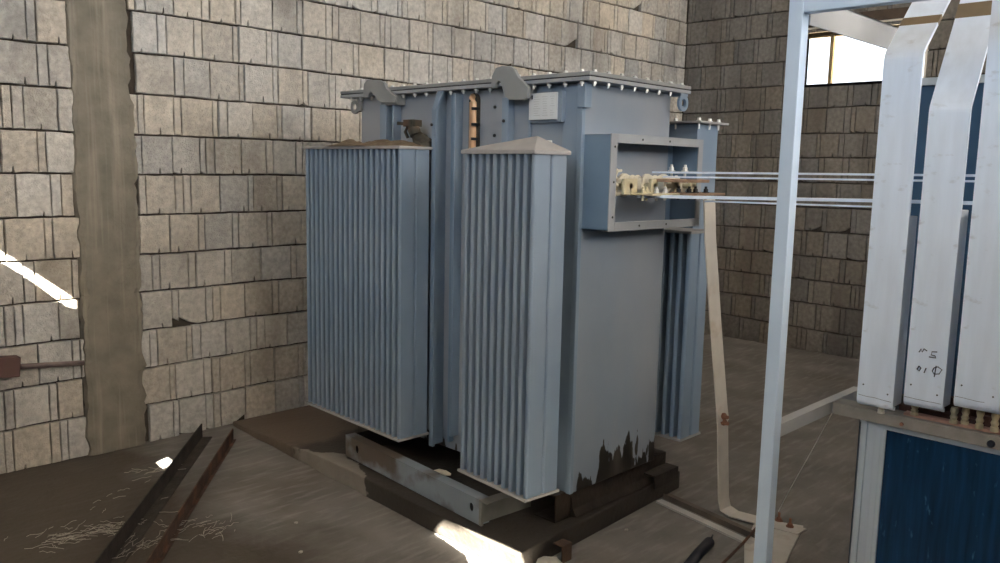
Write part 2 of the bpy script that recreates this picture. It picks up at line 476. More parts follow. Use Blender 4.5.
# unseen low walls added to shade the lower part of the transformer bay
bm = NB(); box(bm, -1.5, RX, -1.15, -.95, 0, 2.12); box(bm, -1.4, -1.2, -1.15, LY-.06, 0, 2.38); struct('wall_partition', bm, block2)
bm = NB()
box(bm, X0-.2, X0, Y0, LY+.2, 0, 2.3); box(bm, X0-.2, X0, Y0, LY+.2, 3.9, 4.4)
box(bm, X0-.2, X0, Y0, -2.8, 2.3, 3.9); box(bm, X0-.2, X0, 3.2, LY+.2, 2.3, 3.9)
struct('wall_front', bm, plaster)

# roof sheets: three gaps cut to throw the sun patches, added eaves block window sun
ZR = 4.4
def to_roof(p, z=ZR): t = (z-p[2])/(-SUN_DIR.z); return (p[0]-SUN_DIR.x*t, p[1]-SUN_DIR.y*t)
gaps = [
    [(2.30, 2.56, .085), (2.30, 2.60, .05), (2.30, 2.595, .02), (2.30, 2.54, .004), (2.285, 2.45, 0), (2.275, 2.38, 0), (2.24, 2.33, 0), (2.22, 2.2, 0), (2.20, 2.05, 0), (2.22, 1.8, 0), (2.30, 1.75, .085), (2.31, 2.2, .09)],
    [(1.785, 4.18, 0), (1.80, 4.29, 0), (1.87, 4.33, 0), (1.86, 4.23, 0)],
    [(.60, LY, 1.67), (.60, LY, 1.57), (1.335, LY, .999), (1.50, LY, .838), (1.545, LY, .822), (1.545, LY, .86), (1.47, LY, .925), (1.207, LY, 1.140)]]
polys = [[(X0-2.2, Y0-2.2), (RX+.2, Y0-2.2), (RX+.2, LY+.2), (X0-2.2, LY+.2)]]+[[to_roof(p) for p in g] for g in gaps]
flat = [Vector((x, y, 0)) for pl_ in polys for x, y in pl_]
tris = tessellate_polygon([[Vector((x, y, 0)) for x, y in pl_] for pl_ in polys])
bm = NB(); vv = [bm.verts.new((p.x, p.y, ZR)) for p in flat]
for t in tris: bm.faces.new([vv[i] for i in t])
struct('ceiling', bm, roofm)

# ------------------------------------------------------------------ plinth under the transformer
bm = NB()
pts = []
for i in range(40):
    y = 2.11+(4.60-2.11)*i/39; pts.append((2.292+.045*(y-2.2)+.012*noise.noise(Vector((y*5, 0, 3))), y, 0))
pts += [(3.40, 4.60, 0), (3.57, 4.2, 0), (3.57, 2.18, 0)]
prism(bm, pts, (0, 0, .09))
for v in bm.verts:
    if v.co.z > .05 and v.co.y > 3.5: v.co.z = .09-.06*min(1, (v.co.y-3.5)/.9)
o = solo('concrete_plinth', bm, plinthm, 'low oil-blackened concrete plinth under the blue-grey transformer', 'plinth', bevel=.006)

# ------------------------------------------------------------------ transformer
TX0, TX1, TY0, TY1, TZ0, TZ1 = 2.69, 3.31, 2.17, 3.68, .215, 1.945
T = thing('transformer', 'large blue-grey oil-filled power transformer with finned radiators on the plinth', 'transformer', (3.0, 2.92, .09))
bm = NB(); box(bm, TX0, TX1, TY0, TY1, TZ0, TZ1)
tank = obj('tank', bm, tankm, T, bevel=.004)
# raised strips on the tank's near corner (they are pressed steel of the tank itself)
bm = NB()
box(bm, TX0-.012, TX0, 2.185, 2.275, TZ0, TZ1-.01)
box(bm, TX0-.02, TX0+.002, 2.165, 2.19, TZ0, TZ1-.10); box(bm, TX0-.025, TX0+.02, 2.150, 2.19, TZ1-.10, TZ1)
obj('corner_strip', bm, paint, T, bevel=.003)
# vertical braces on the long side
def brace(y0, y1, depth, z0, z1, m=paint):
    b = NB(); box(b, TX0-depth, TX0, y0, y1, z0, z1); return obj('brace', b, m, T, bevel=.003)
brace(3.405, 3.455, .05, 1.2, 1.90); brace(3.345, 3.357, .05, .6, 1.93)
# open channel brace between the radiators with a flared head
bm = NB()
prism(bm, [(TX0-.07, 3.012, .235), (TX0-.07, 3.012, 1.86), (TX0-.035, 3.012, 1.945), (TX0, 3.012, 1.945), (TX0, 3.012, .235)], (0, -.006, 0))
box(bm, TX0-.085, TX0-.07, 2.985, 3.012, .235, 1.86)
prism(bm, [(TX0-.085, 3.012, 1.86), (TX0-.085, 2.985, 1.86), (TX0-.06, 2.965, 1.945), (TX0-.06, 3.002, 1.945)], (.012, 0, 0))
obj('brace', bm, paint, T)
brace(2.89, 2.905, .05, .30, 1.93); brace(2.925, 2.94, .03, .26, 1.93, paint_dark)
brace(2.56, 2.60, .04, 1.1, 1.90)
brace(2.455, 2.47, .012, .3, 1.93)
# small studs on the plate by the gauge
for (y, z) in ((2.68, 1.865), (2.68, 1.74), (2.585, 1.80), (3.01, 1.79), (2.585, 1.70)):
    b = NB(); lathe(b, (TX0-(.085 if y > 3 else .04 if y < 2.6 else 0), y, z), (-1, 0, 0), [(0, .007), (.006, .007), (.008, .003)], 8); obj('stud', b, darkbolt, T)
# level gauge : copper tube in a dark slotted frame with clamps
bm = NB()
def slot(y0, y1, z0, z1, x):
    pts = [(x, y0, z0), (x, y1, z0)]
    c = (y0+y1)/2; r = (y1-y0)/2
    for k in range(0, 9):
        a = PI*k/8; pts.append((x, c+r*math.cos(a), z1+r*math.sin(a)))
    return pts
prism(bm, slot(2.775, 2.838, 1.15, 1.90, TX0-.012), (.012, 0, 0))
gauge = obj('level_gauge', bm, castiron, T)
b = NB(); tube(b, [(TX0-.02, 2.803, 1.15), (TX0-.02, 2.803, 1.89), (TX0-.018, 2.808, 1.908), (TX0-.008, 2.815, 1.915)], .017, 12); o = obj('copper_tube', b, copper, gauge, smooth=True); o['label'] = 'copper coloured sight tube'
for z in (1.86, 1.79, 1.725):
    b = NB(); box(b, TX0-.042, TX0-.004, 2.775, 2.79, z-.006, z+.006); obj('clamp', b, darkbolt, gauge)
# lid, gasket, bolts
bm = NB(); box(bm, 2.635, 3.372, 2.105, 3.79, 1.947, 1.962)
obj('tank_flange', bm, flangem, T, bevel=.002)
b = NB(); box(b, 2.638, 3.369, 2.108, 3.787, 1.962, 1.967); obj('gasket', b, rubber, T)
b = NB(); box(b, 2.635, 3.372, 2.105, 3.79, 1.967, 1.982); lid = obj('lid', b, hookm, T, bevel=.002)
spots = [(2.655, 2.16+.0865*i) for i in range(19)]+[(2.69+.0905*i, 2.125) for i in range(8)]
first = None
for (x, y) in spots:
    if first is None:
        b = NB(); bolt(b, (x, y, 1.983), (0, 0, 1), .009, .008, shaft=.045)
        lathe(b, (x, y, 1.936), (0, 0, 1), [(0, .0095), (.010, .0095)], 6); lathe(b, (x, y, 1.928), (0, 0, 1), [(0, .005), (.02, .005)], 8)
        first = obj('lid_bolt', b, zinc, T); fx = (x, y)
    else:
        c = first.copy(); COL.objects.link(c); c.location = (x-fx[0], y-fx[1], 0)
# lifting hooks
hookA = [(2.633, 1.941), (2.628, 1.991), (2.605, 2.024), (2.569, 2.03), (2.521, 2.026), (2.497, 2.012), (2.473, 1.978), (2.443, 1.956), (2.414, 1.93), (2.418, 1.889), (2.441, 1.882), (2.523, 1.885), (2.547, 1.903), (2.566, 1.946), (2.579, 1.967), (2.591, 1.968), (2.603, 1.956), (2.608, 1.939)]
hookB = [(3.56, 1.942), (3.551, 2.006), (3.526, 2.025), (3.427, 2.019), (3.386, 2.002), (3.37, 1.977), (3.33, 1.951), (3.291, 1.93), (3.299, 1.902), (3.41, 1.906), (3.443, 1.922), (3.468, 1.948), (3.493, 1.964), (3.509, 1.954), (3.518, 1.935)]
for h in (hookA, hookB):
    b = NB(); prism(b, [(2.612, y, z) for y, z in h], (.02, 0, 0))
    y0 = min(p[0] for p in h); box(b, 2.632, 2.70, y0+.02, y0+.11, 1.895, 1.944)
    obj('lifting_hook', b, hookm, T, bevel=.003)
# eye lug at the far end of the short side
b = NB()
n = 16; ring = []
for k in range(n):
    a = 2*PI*k/n
    ring.append([b.verts.new((3.325+r_*math.cos(a), yy, 1.905+r_*math.sin(a))) for r_, yy in ((.038, 2.11), (.018, 2.11), (.018, 2.122), (.038, 2.122))])
for k in range(n):
    p, q = ring[k], ring[(k+1) % n]
    for j in range(4): b.faces.new((p[j], p[(j+1) % 4], q[(j+1) % 4], q[j]))
box(b, 3.30, 3.36, 2.112, 2.172, 1.935, 1.948)
obj('eye_lug', b, paint, T)
b = NB()
ring = []
for k in range(n):
    a = 2*PI*k/n
    ring.append([b.verts.new((2.675, 3.72+r_*math.cos(a), 1.90+r_*math.sin(a))) if j < 2 else b.verts.new((2.687, 3.72+r_*math.cos(a), 1.90+r_*math.sin(a))) for j, r_ in enumerate((.036, .018, .018, .036))])
for k in range(n):
    p, q = ring[k], ring[(k+1) % n]
    for j in range(4): b.faces.new((p[j], p[(j+1) % 4], q[(j+1) % 4], q[j]))
box(b, 2.675, 2.70, 3.66, 3.69, 1.88, 1.947)
obj('eye_lug', b, dusty, T)
# nameplate on its bracket
b = NB(); box(b, 2.655, TX0, 2.262, 2.283, 1.79, 1.915); box(b, 2.668, 2.676, 2.262, 2.45, 1.79, 1.80)
br = obj('nameplate_bracket', b, paint, T)
b = NB(); box(b, 2.650, 2.656, 2.283, 2.440, 1.800, 1.910)
np_ = obj('nameplate', b, plate_m, T, bevel=.002); np_['label'] = 'pale engraved rating plate'
b = NB()
for i in range(9):
    z = 1.893-.0095*i
    for (a, c) in ((2.415, 2.375), (2.365, 2.33), (2.322, 2.295)):
        if random.random() < .85: box(b, 2.6492, 2.6502, c+random.uniform(0, .012), a-random.uniform(0, .006), z, z+.0016)
obj('engraved_lines', b, ink_soft, np_)
b = NB(); box(b, 2.6488, 2.6502, 2.418, 2.426, 1.885, 1.902); obj('printed_mark', b, ink, np_)

# radiators ----------------------------------------------------------
FX = .0800
def fin_mesh(x0, yb, z0, z1):
    """one cooling element: two flat hollow flutes side by side, rounded front edges"""
    b = NB()
    for k in (0, 1):
        a = x0+k*(FX+.011); c = a+FX-.001; t = .0115
        pts = [(a, yb-t*.35), (a+.002, yb-t*.75), (a+.006, yb-t), (c-.004, yb-t), (c, yb-t*.4), (c, yb+t*.4), (c-.004, yb+t), (a+.006, yb+t), (a+.002, yb+t*.75), (a, yb+t*.35)]
        prism(b, [(x, y, z0) for x, y in pts], (0, 0, z1-z0))
    box(b, x0+FX-.004, x0+FX+.014, yb-.0015, yb+.0015, z0, z1)
    return b
def radiator(x0, y0, n, pitch_, z0, z1, cap, pipe_to, label, rot=0):
    x1 = x0+2*FX+.010; ya, yb = y0-.016, y0+(n-1)*pitch_+.016
    b = NB()
    if cap == 'peak':
        box(b, x0-.012, x1+.012, ya-.004, yb+.004, z1-.004, z1+.012)
        base = [(x0-.012, ya-.004), (x1+.012, ya-.004), (x1+.012, yb+.004), (x0-.012, yb+.004)]
        vs = [b.verts.new((x, y, z1+.012)) for x, y in base]; ap = b.verts.new((x0+.10, y0+.085, z1+.068))
        for i in range(4): b.faces.new((vs[i], vs[(i+1) % 4], ap))
    else:
        box(b, x0-.012, x1+.012, ya-.004, yb+.004, z1-.004, z1+.010)
    r = obj('radiator', b, dusty if cap else paint, T, bevel=.0025)
    r['label'] = label
    q = NB(); box(q, x0-.01, x1+.01, ya, yb, z0, z0+.012); obj('bottom_tray', q, dusty, r, bevel=.0025)
    xe = x1 if pipe_to > x1 else x0
    for z in (z0+.12, z1-.12):
        p = NB(); yc = (ya+yb)/2; lathe(p, (xe-(.02 if xe > 0 else 0) if pipe_to > x1 else xe+.02, yc, z), ((1 if pipe_to > x1 else -1), 0, 0), [(0, .035), (abs(pipe_to-xe)+.02, .035)], 16)
        obj('connecting_pipe', p, paint, r)
    f0 = None
    for i in range(n):
        if f0 is None:
            f0 = obj('cooling_fin', fin_mesh(x0, y0, z0+.012, z1-.004), paint, r)
        else:
            c = f0.copy(); COL.objects.link(c); c.location = (0, pitch_*i, 0)
    if rot:                                                         # hangs slightly askew, turned about its near corner
        piv = Vector((x0, y0, 0))-wloc(T); Rm = Matrix.Rotation(rot, 3, 'Z')
        r.location = piv-Rm @ piv; r.rotation_euler.z = rot
    return r
r2 = radiator(2.332, 2.120, 10, .0450, .296, 1.655, 'peak', TX0, 'narrow finned radiator with a peaked cap', math.radians(-5))
r1 = radiator(2.425, 3.030, 19, .0454, .292, 1.678, 'flat', TX0, 'wide finned radiator with dirt on its cap', math.radians(-2.2))
r3 = radiator(3.440, 2.120, 10, .0470, .292, 1.31, 'flat', TX1, 'finned radiator on the far side')
# two small bolts standing on the peaked cap
for dx in (0, .03):
    b = NB(); bolt(b, (2.475+dx*.6, 2.20-dx*.6, 1.69), (0, 0, 1), .012, .016, shaft=.02); obj('cap_bolt', b, zinc, T)

# drain valve beside the wide radiator
b = NB()
lathe(b, (TX0, 3.075, 1.70), (-1, 0, 0), [(0, .035), (.012, .035), (.013, .02), (.05, .02), (.052, .034), (.066, .034)], 16)
lathe(b, (TX0-.085, 3.075, 1.70), (0, .55, .5), [(-.05, .026), (-.02, .04), (.02, .042), (.05, .03), (.08, .022)], 14)
lathe(b, (TX0-.085, 3.072, 1.66), (0, 0, 1), [(-.02, .03), (.05, .034), (.055, .045), (.066, .045)], 14)
lathe(b, (TX0-.10, 3.11, 1.742), (0, .4, .8), [(0, .028), (.03, .03), (.06, .02)], 12)
valve = obj('valve', b, castiron, T, smooth=False); valve['label'] = 'dark grimy brass valve'
b = NB()
box(b, TX0-.13, TX0-.07, 3.10, 3.17, 1.782, 1.815); obar(b, (TX0-.1, 3.14, 1.795), (TX0-.1, 3.235, 1.80), .03, .016)
tube(b, [(TX0-.1, 3.165, 1.79), (TX0-.1, 3.19, 1.76), (TX0-.09, 3.18, 1.73)], .008, 8)
obj('valve_handle', b, castiron, valve, bevel=.004)

# terminal box on the short side, open to the front -------------------
BY = 2.034
b = NB(); th = .006
box(b, TX0, TX0+th, BY, TY0, 1.355, 1.739)                 # left cheek
box(b, TX0, 3.352, BY, TY0, 1.733, 1.739)                  # roof
box(b, TX0, 3.352, BY, TY0, 1.355, 1.361)                  # bottom
box(b, 3.346, 3.352, BY, TY0+.01, 1.355, 1.739); box(b, TX1, 3.352, TY0, TY0+.006, 1.355, 1.739)                # right cheek
tb = obj('terminal_box', b, paint_dark, T, bevel=.0015)
b = NB()
box(b, TX0-.002, TX0+.040, BY-.006, BY, 1.352, 1.742); box(b, 3.336, 3.375, BY-.006, BY, 1.352, 1.742)
box(b, TX0+.040, 3.336, BY-.006, BY, 1.706, 1.742); box(b, TX0+.040, 3.336, BY-.006, BY, 1.352, 1.388)
obj('front_flange', b, flangem, tb, bevel=.0015)
for (x, z) in ((2.712, 1.69), (2.712, 1.55), (2.712, 1.41), (2.9, 1.724), (3.1, 1.724), (2.9, 1.37), (3.1, 1.37)):
    q = NB(); lathe(q, (x, BY-.007, z), (0, -1, 0), [(0, .005), (.001, .005)], 8); obj('bolt_hole', q, darkbolt, tb)
# bushings: ribbed porcelain standing out of the tank, with clamp plates
for i, (x, z) in enumerate(((2.80, 1.535), (2.97, 1.535), (3.14, 1.535), (3.27, 1.535))):
    q = NB(); prof = [(0, .05), (.01, .05)]
    for k in range(3): prof += [(.014+.026*k, .032), (.022+.026*k, .045), (.030+.026*k, .032)]
    prof += [(.10, .03), (.115, .03)]
    lathe(q, (x, TY0, z), (0, -1, 0), prof, 18)
    bu = obj('bushing', q, porcelain, T, smooth=False)
    q = NB(); lathe(q, (x, TY0-.115, z), (0, -1, 0), [(0, .012), (.05, .012)], 10); obj('terminal_stud', q, brassy, bu)
    w_ = .045 if i == 0 else .025; q = NB(); box(q, x-w_, x+w_, TY0-.165, TY0-.150, z-.035, z+.03); obj('clamp_plate', q, brassy, bu, bevel=.003)
b = NB()
box(b, 2.80, 3.00, 1.90, 2.02, 1.500, 1.508)
pl1 = obj('terminal_plate', b, brassy, T, bevel=.002)
b = NB(); box(b, 2.98, 3.16, 1.86, 2.02, 1.553, 1.566); obj('terminal_plate', b, tan, T, bevel=.002)
b = NB(); box(b, 3.03, 3.26, 1.84, 2.02, 1.500, 1.509); obj('terminal_plate', b, tan, T, bevel=.002)
for (x, y, z, m) in ((3.02, 1.96, 1.60, zinc), (3.06, 1.92, 1.60, zinc), (2.90, 1.95, 1.508, zinc), (2.86, 1.97, 1.508, brassy), (2.82, 1.96, 1.508, brassy), (2.95, 1.94, 1.508, zinc),
                     (3.10, 1.92, 1.51, darkbolt), (3.15, 1.92, 1.51, darkbolt), (3.20, 1.90, 1.51, darkbolt), (3.05, 1.94, 1.51, darkbolt)):
    q = NB(); bolt(q, (x, y, z), (0, 0, 1), .011, .014, shaft=.03); lathe(q, (x, y, z+.012), (0, 0, 1), [(0, .006), (.014, .006)], 8); obj('terminal_bolt', q, m, T)
# crumpled pale sheathing round the first bushing
b = NB()
for k in range(12):
    a = 2*PI*k/12
    p = Vector((2.755+.02*math.cos(a), 2.09+random.uniform(-.02, .02), 1.54+.04*math.sin(a)))
    tube(b, [p, p+Vector((random.uniform(-.02, .03), -.02, random.uniform(-.02, .02))), p+Vector((random.uniform(.0, .05), -.05, random.uniform(-.01, .03)))], [.010, .012, .005], 6)
obj('cable_sheath', b, porcelain, T, smooth=True)

# high-voltage cable box standing behind the far corner ---------------
b = NB(); box(b, 3.665, 3.86, 2.24, 2.62, 1.30, 1.832); box(b, TX1, 3.70, 2.64, 2.80, 1.45, 1.75); box(b, 3.665, 3.86, 2.60, 2.82, 1.30, 1.832)
cb = obj('cable_box', b, paint, T, bevel=.003)
b = NB(); box(b, 3.635, 3.905, 2.205, 2.85, 1.834, 1.846); obj('cable_box_lid', b, dusty, cb, bevel=.002)
for (x, y) in ((3.652, 2.36), (3.655, 2.228), (3.745, 2.222), (3.83, 2.222), (3.652, 2.49)):
    q = NB(); bolt(q, (x, y, 1.847), (0, 0, 1), .010, .012, shaft=.04); obj('box_bolt', q, zinc, cb)

# base frame: channel rail with round holes, cross member, skids -------
b = NB()
RXm = 2.388
def rail_web():
    # web in the YZ plane with two holes near its ends
    outer = [(2.405, .092), (3.50, .092), (3.50, .205), (2.405, .205)]
    holes = []
    for (cy, cz, r_) in ((2.462, .155, .020), (3.39, .155, .022)):
        holes.append([(cy+r_*.75*math.cos(2*PI*k/14), cz+r_*math.sin(2*PI*k/14)) for k in range(14)])
    ps = [outer]+holes
    fl = [p for q in ps for p in q]
    tr = tessellate_polygon([[Vector((y, z, 0)) for y, z in q] for q in ps])
    for x in (RXm, RXm+.006):
        vv = [b.verts.new((x, y, z)) for y, z in fl]
        for t in tr: b.faces.new([vv[i] for i in t])
rail_web()
box(b, RXm, RXm+.055, 2.405, 3.50, .199, .205); box(b, RXm, RXm+.055, 2.405, 3.50, .092, .098)
rl = obj('base_rail', b, mat('rail_paint', (.27, .32, .37), .5, var=.1, scale=5, stain=((.10, .07, .045), 3.2, .50, .60, .9, (1, 1, 1))), T)
b = NB(); box(b, RXm, RXm+.30, 2.405, 2.411, .098, .199); box(b, RXm, RXm+.30, 2.355, 2.411, .199, .205); box(b, RXm-.002, RXm+.012, 2.392, 2.406, .092, .206)
obj('cross_member', b, mat('cross_member_paint', (.22, .22, .20), .6, var=.2, scale=9), T)
b = NB(); box(b, RXm, RXm+.30, 3.50, 3.506, .098, .199); obj('cross_member', b, rust_dark, T)
for q in [o for o in T.children if o.name.startswith(('base_rail', 'cross_member'))]:
    piv = Vector((RXm, 2.405, 0))-wloc(T); Rm = Matrix.Rotation(math.radians(-4.5), 3, 'Z')
    q.location = piv-Rm @ piv+Vector((-.022, .0, 0)); q.rotation_euler.z = math.radians(-4.5)
# skids under the tank
b = NB()
box(b, 2.62, 3.46, 2.200, 2.206, .091, .205); box(b, 2.62, 3.46, 2.200, 2.32, .205, .213); box(b, 2.62, 3.46, 2.200, 2.32, .091, .097)
obj('skid', b, oily, T)
b = NB(); box(b, 2.62, 3.60, 3.50, 3.62, .091, .213); obj('skid', b, oily, T)
b = NB(); prism(b, [(2.72, 2.20, .20), (2.72, 2.185, .13), (2.72, 2.165, .10), (2.72, 2.20, .092)], (.60, 0, 0)); obj('oily_toe', b, oily, T)
# steel foot sticking out at the far corner
b = NB()
box(b, 3.26, 3.46, 2.125, 2.195, .150, .157); box(b, 3.26, 3.46, 2.125, 2.131, .092, .150)
obj('foot_channel', b, rust_dark, T)

# mound of dirt on the wide radiator's cap
b = NB(); nx, ny = 7, 26; g = []
for i in range(nx+1):
    row = []
    for j in range(ny+1):
        x = 2.415+.196*i/nx; y = 3.02+.62*j/ny
        e = min(i, nx-i)/(nx/2)*min(1, min(j, ny-j)/4)
        row.append(b.verts.new((x, y, 1.6885+e*(.030+.022*noise.noise(Vector((x*9, y*6, 0)))+.01*random.random()))))
    g.append(row)
for i in range(nx):
    for j in range(ny): b.faces.new((g[i][j], g[i+1][j], g[i+1][j+1], g[i][j+1]))
solo('dirt_heap', b, dirt, 'long heap of brown dirt lying on top of the wide radiator', 'dirt', kind='stuff', smooth=True)

# crumpled pale scrap in the oil between the radiators
b = NB()
tube(b, [(2.60, 2.98, .105), (2.62, 2.95, .112), (2.64, 2.925, .108), (2.65, 2.90, .106)], [.010, .016, .014, .006], 7)
solo('crumpled_rag', b, porcelain, 'small crumpled whitish rag in the oil beneath the radiators', 'rag', smooth=True)

# ------------------------------------------------------------------ flat connecting bars, two above, two below
def flatbar(a, c, w, h, label, mid=None):
    b = NB(); a, c = Vector(a), Vector(c)
    if mid: obar(b, a, mid, w, h); obar(b, mid, c, w, h)
    else: obar(b, a, c, w, h)
    return solo('connecting_bar', b, alu, label, 'metal bar', 'flat bars from the transformer terminals', bevel=.001)
flatbar((2.995, 2.03, 1.592), (3.112, .70, 1.606), .035, .008, 'upper strip of the top pair of pale flat bars leaving the transformer')
flatbar((3.00, 1.98, 1.574), (3.115, .70, 1.587), .035, .007, 'lower strip of the top pair of pale flat bars leaving the transformer')
flatbar((2.845, 2.00, 1.494), (3.15, .70, 1.515), .035, .012, 'thick upper strip of the bottom pair of pale flat bars', (3.118, 1.19, 1.507))
flatbar((2.95, 1.75, 1.483), (3.105, 1.155, 1.486), .035, .006, 'thin sagging strip of the bottom pair of pale flat bars')

# ------------------------------------------------------------------ steel rack frame
RKX, RKY = 2.656, 1.272
R = thing('support_gantry', 'tall pale blue steel gantry post and beams standing in front of the flat bars', 'gantry', (RKX, RKY, 0))
b = NB(); box(b, RKX-.024, RKX+.024, RKY-.024, RKY+.024, 0, 2.20); obj('post', b, framem, R, bevel=.003)
b = NB(); box(b, RKX-.021, RKX+.021, -.30, RKY-.021, 2.108, 2.20); obj('top_beam', b, framem, R, bevel=.003)
b = NB(); 
box(b, RKX+.021, 3.62, RKY-.030, RKY-.024, 2.075, 2.165); box(b, RKX+.021, 3.62, RKY-.030, RKY+.03, 2.159, 2.165)
obj('upper_cross_beam', b, beamm, R, bevel=.001)
b = NB(); box(b, RKX+.021, 3.40, RKY-.021, RKY+.016, .695, .742)
obj('lower_cross_beam', b, beamm, R, bevel=.001)
b = NB(); box(b, RKX-.021, RKX+.021, -.34, -.30, 0, 2.20); obj('post', b, framem, R, bevel=.003)
b = NB(); box(b, RKX-.06, RKX+.06, RKY-.05, RKY+.05, 0, .008); obj('base_plate', b, strapm, R)

# ------------------------------------------------------------------ equipment cabinet with blue panels
CX = 3.102
K = thing('equipment_cabinet', 'low cabinet with dark blue front panel and metal frame under the white bars', 'cabinet', (CX+.25, .5, 0))
b = NB(); box(b, CX, CX+.045, 1.062, 1.085, 0, .70); box(b, CX+.008, CX+.045, 1.085, 1.115, 0, .70); box(b, CX, CX+.045, 1.115, 1.142, 0, .70)
obj('corner_post', b, cabm, K, bevel=.002)
b = NB(); box(b, CX, CX+.045, -.30, -.22, 0, .70); obj('corner_post', b, cabm, K, bevel=.002)
b = NB(); box(b, CX-.002, CX+.02, -.22, 1.062, .680, .700); box(b, CX-.002, CX+.02, 1.046, 1.062, .02, .68); box(b, CX-.002, CX+.02, -.22, 1.062, 0, .02)
obj('panel_trim', b, cabm, K, bevel=.002)
b = NB(); box(b, CX+.006, CX+.012, -.22, 1.046, .02, .68); o = obj('front_panel', b, panelm, K); o['label'] = 'glossy dark blue sheet'
b = NB(); box(b, CX, 3.60, 1.136, 1.142, .02, .69); obj('side_panel', b, panelm, K)
b = NB(); box(b, 3.555, 3.60, 1.07, 1.115, 0, .70); box(b, 3.555, 3.60, -.30, -.25, 0, .70); obj('corner_post', b, cabm, K, bevel=.002)
b = NB()
box(b, CX-.030, CX+.05, -.30, 1.236, .7425, .7495); box(b, CX-.030, CX-.024, -.30, 1.236, .705, .7425)
obj('top_rail', b, railm, K, bevel=.0015)
b = NB(); box(b, CX-.006, CX+.03, -.30, .99, .7497, .760); o = obj('earth_bar', b, redbar, K, bevel=.001); o['label'] = 'reddish copper strip'
b = NB(); lathe(b, (CX-.030, .70, .722), (-1, 0, 0), [(0, .012), (.01, .012), (.014, .008)], 12); obj('knob', b, black_rubber, K)
b = NB(); lathe(b, (CX-.030, .985, .722), (-1, 0, 0), [(0, .007), (.005, .007)], 6); obj('bolt', b, rustbolt, K)
# tall back panel behind the bars
b = NB(); box(b, 3.60, 3.61, -.30, 1.20, .70, 1.955); o = obj('back_panel', b, mat('blue_back_panel', (.035, .10, .20), .35, .1, var=.15, scale=3), K); o['label'] = 'tall dark blue sheet behind the bars'
b = NB(); box(b, 3.585, 3.615, -.30, 1.215, 1.955, 1.985); box(b, 3.585, 3.60, 1.20, 1.215, .70, 1.955); obj('back_rail', b, cabm, K, bevel=.002)
b = NB(); box(b, CX+.05, 3.60, -.30, 1.136, .70, .712); obj('cabinet_top', b, darkbolt, K)

# standoff insulators and clutter on the rail
def standoff(y, x, z0, z1, m, label):
    b = NB(); h = z1-z0
    lathe(b, (x, y, z0), (0, 0, 1), [(0, .013), (h*.2, .013), (h*.25, .009), (h*.4, .013), (h*.55, .009), (h*.75, .013), (h, .011)], 12)
    return solo('standoff_insulator', b, m, label, 'insulator', 'cream insulators on the cabinet rail')
ins_labels = ['cream insulator below the left white busbar', 'cream insulator below the gap left of the middle busbar', 'cream insulator nearest left below the gap beside the right busbar',
              'cream insulator under the left edge of the right busbar', 'cream insulator under the middle of the right busbar', 'cream insulator under the right part of the right busbar']
for (y, x, z1), lab in zip(((1.055, 3.06, .778), (.952, 3.09, .80), (.825, 3.09, .815), (.795, 3.11, .815), (.745, 3.09, .83), (.700, 3.09, .83)), ins_labels):
    standoff(y, x, ({3.06: .7497}.get(x, .7602)), z1, porcelain if 'left white' in lab else mat('dull_cream', (.40, .34, .22), .5, var=.15), lab)
b = NB(); obar(b, (3.16, 1.02, .765), (3.16, -.2, .765), .05, .02); obar(b, (3.19, 1.0, .80), (3.19, -.2, .80), .03, .05)
for y in (.93, .88, .80, .735, .69): lathe(b, (3.14, y, .775), (0, 0, 1), [(0, .012), (.02, .012)], 6)
solo('busbar_support', b, mat('dark_red_support', (.07, .028, .02), .7, var=.3), 'dark red-brown support bar behind the insulators under the white busbars', 'support')

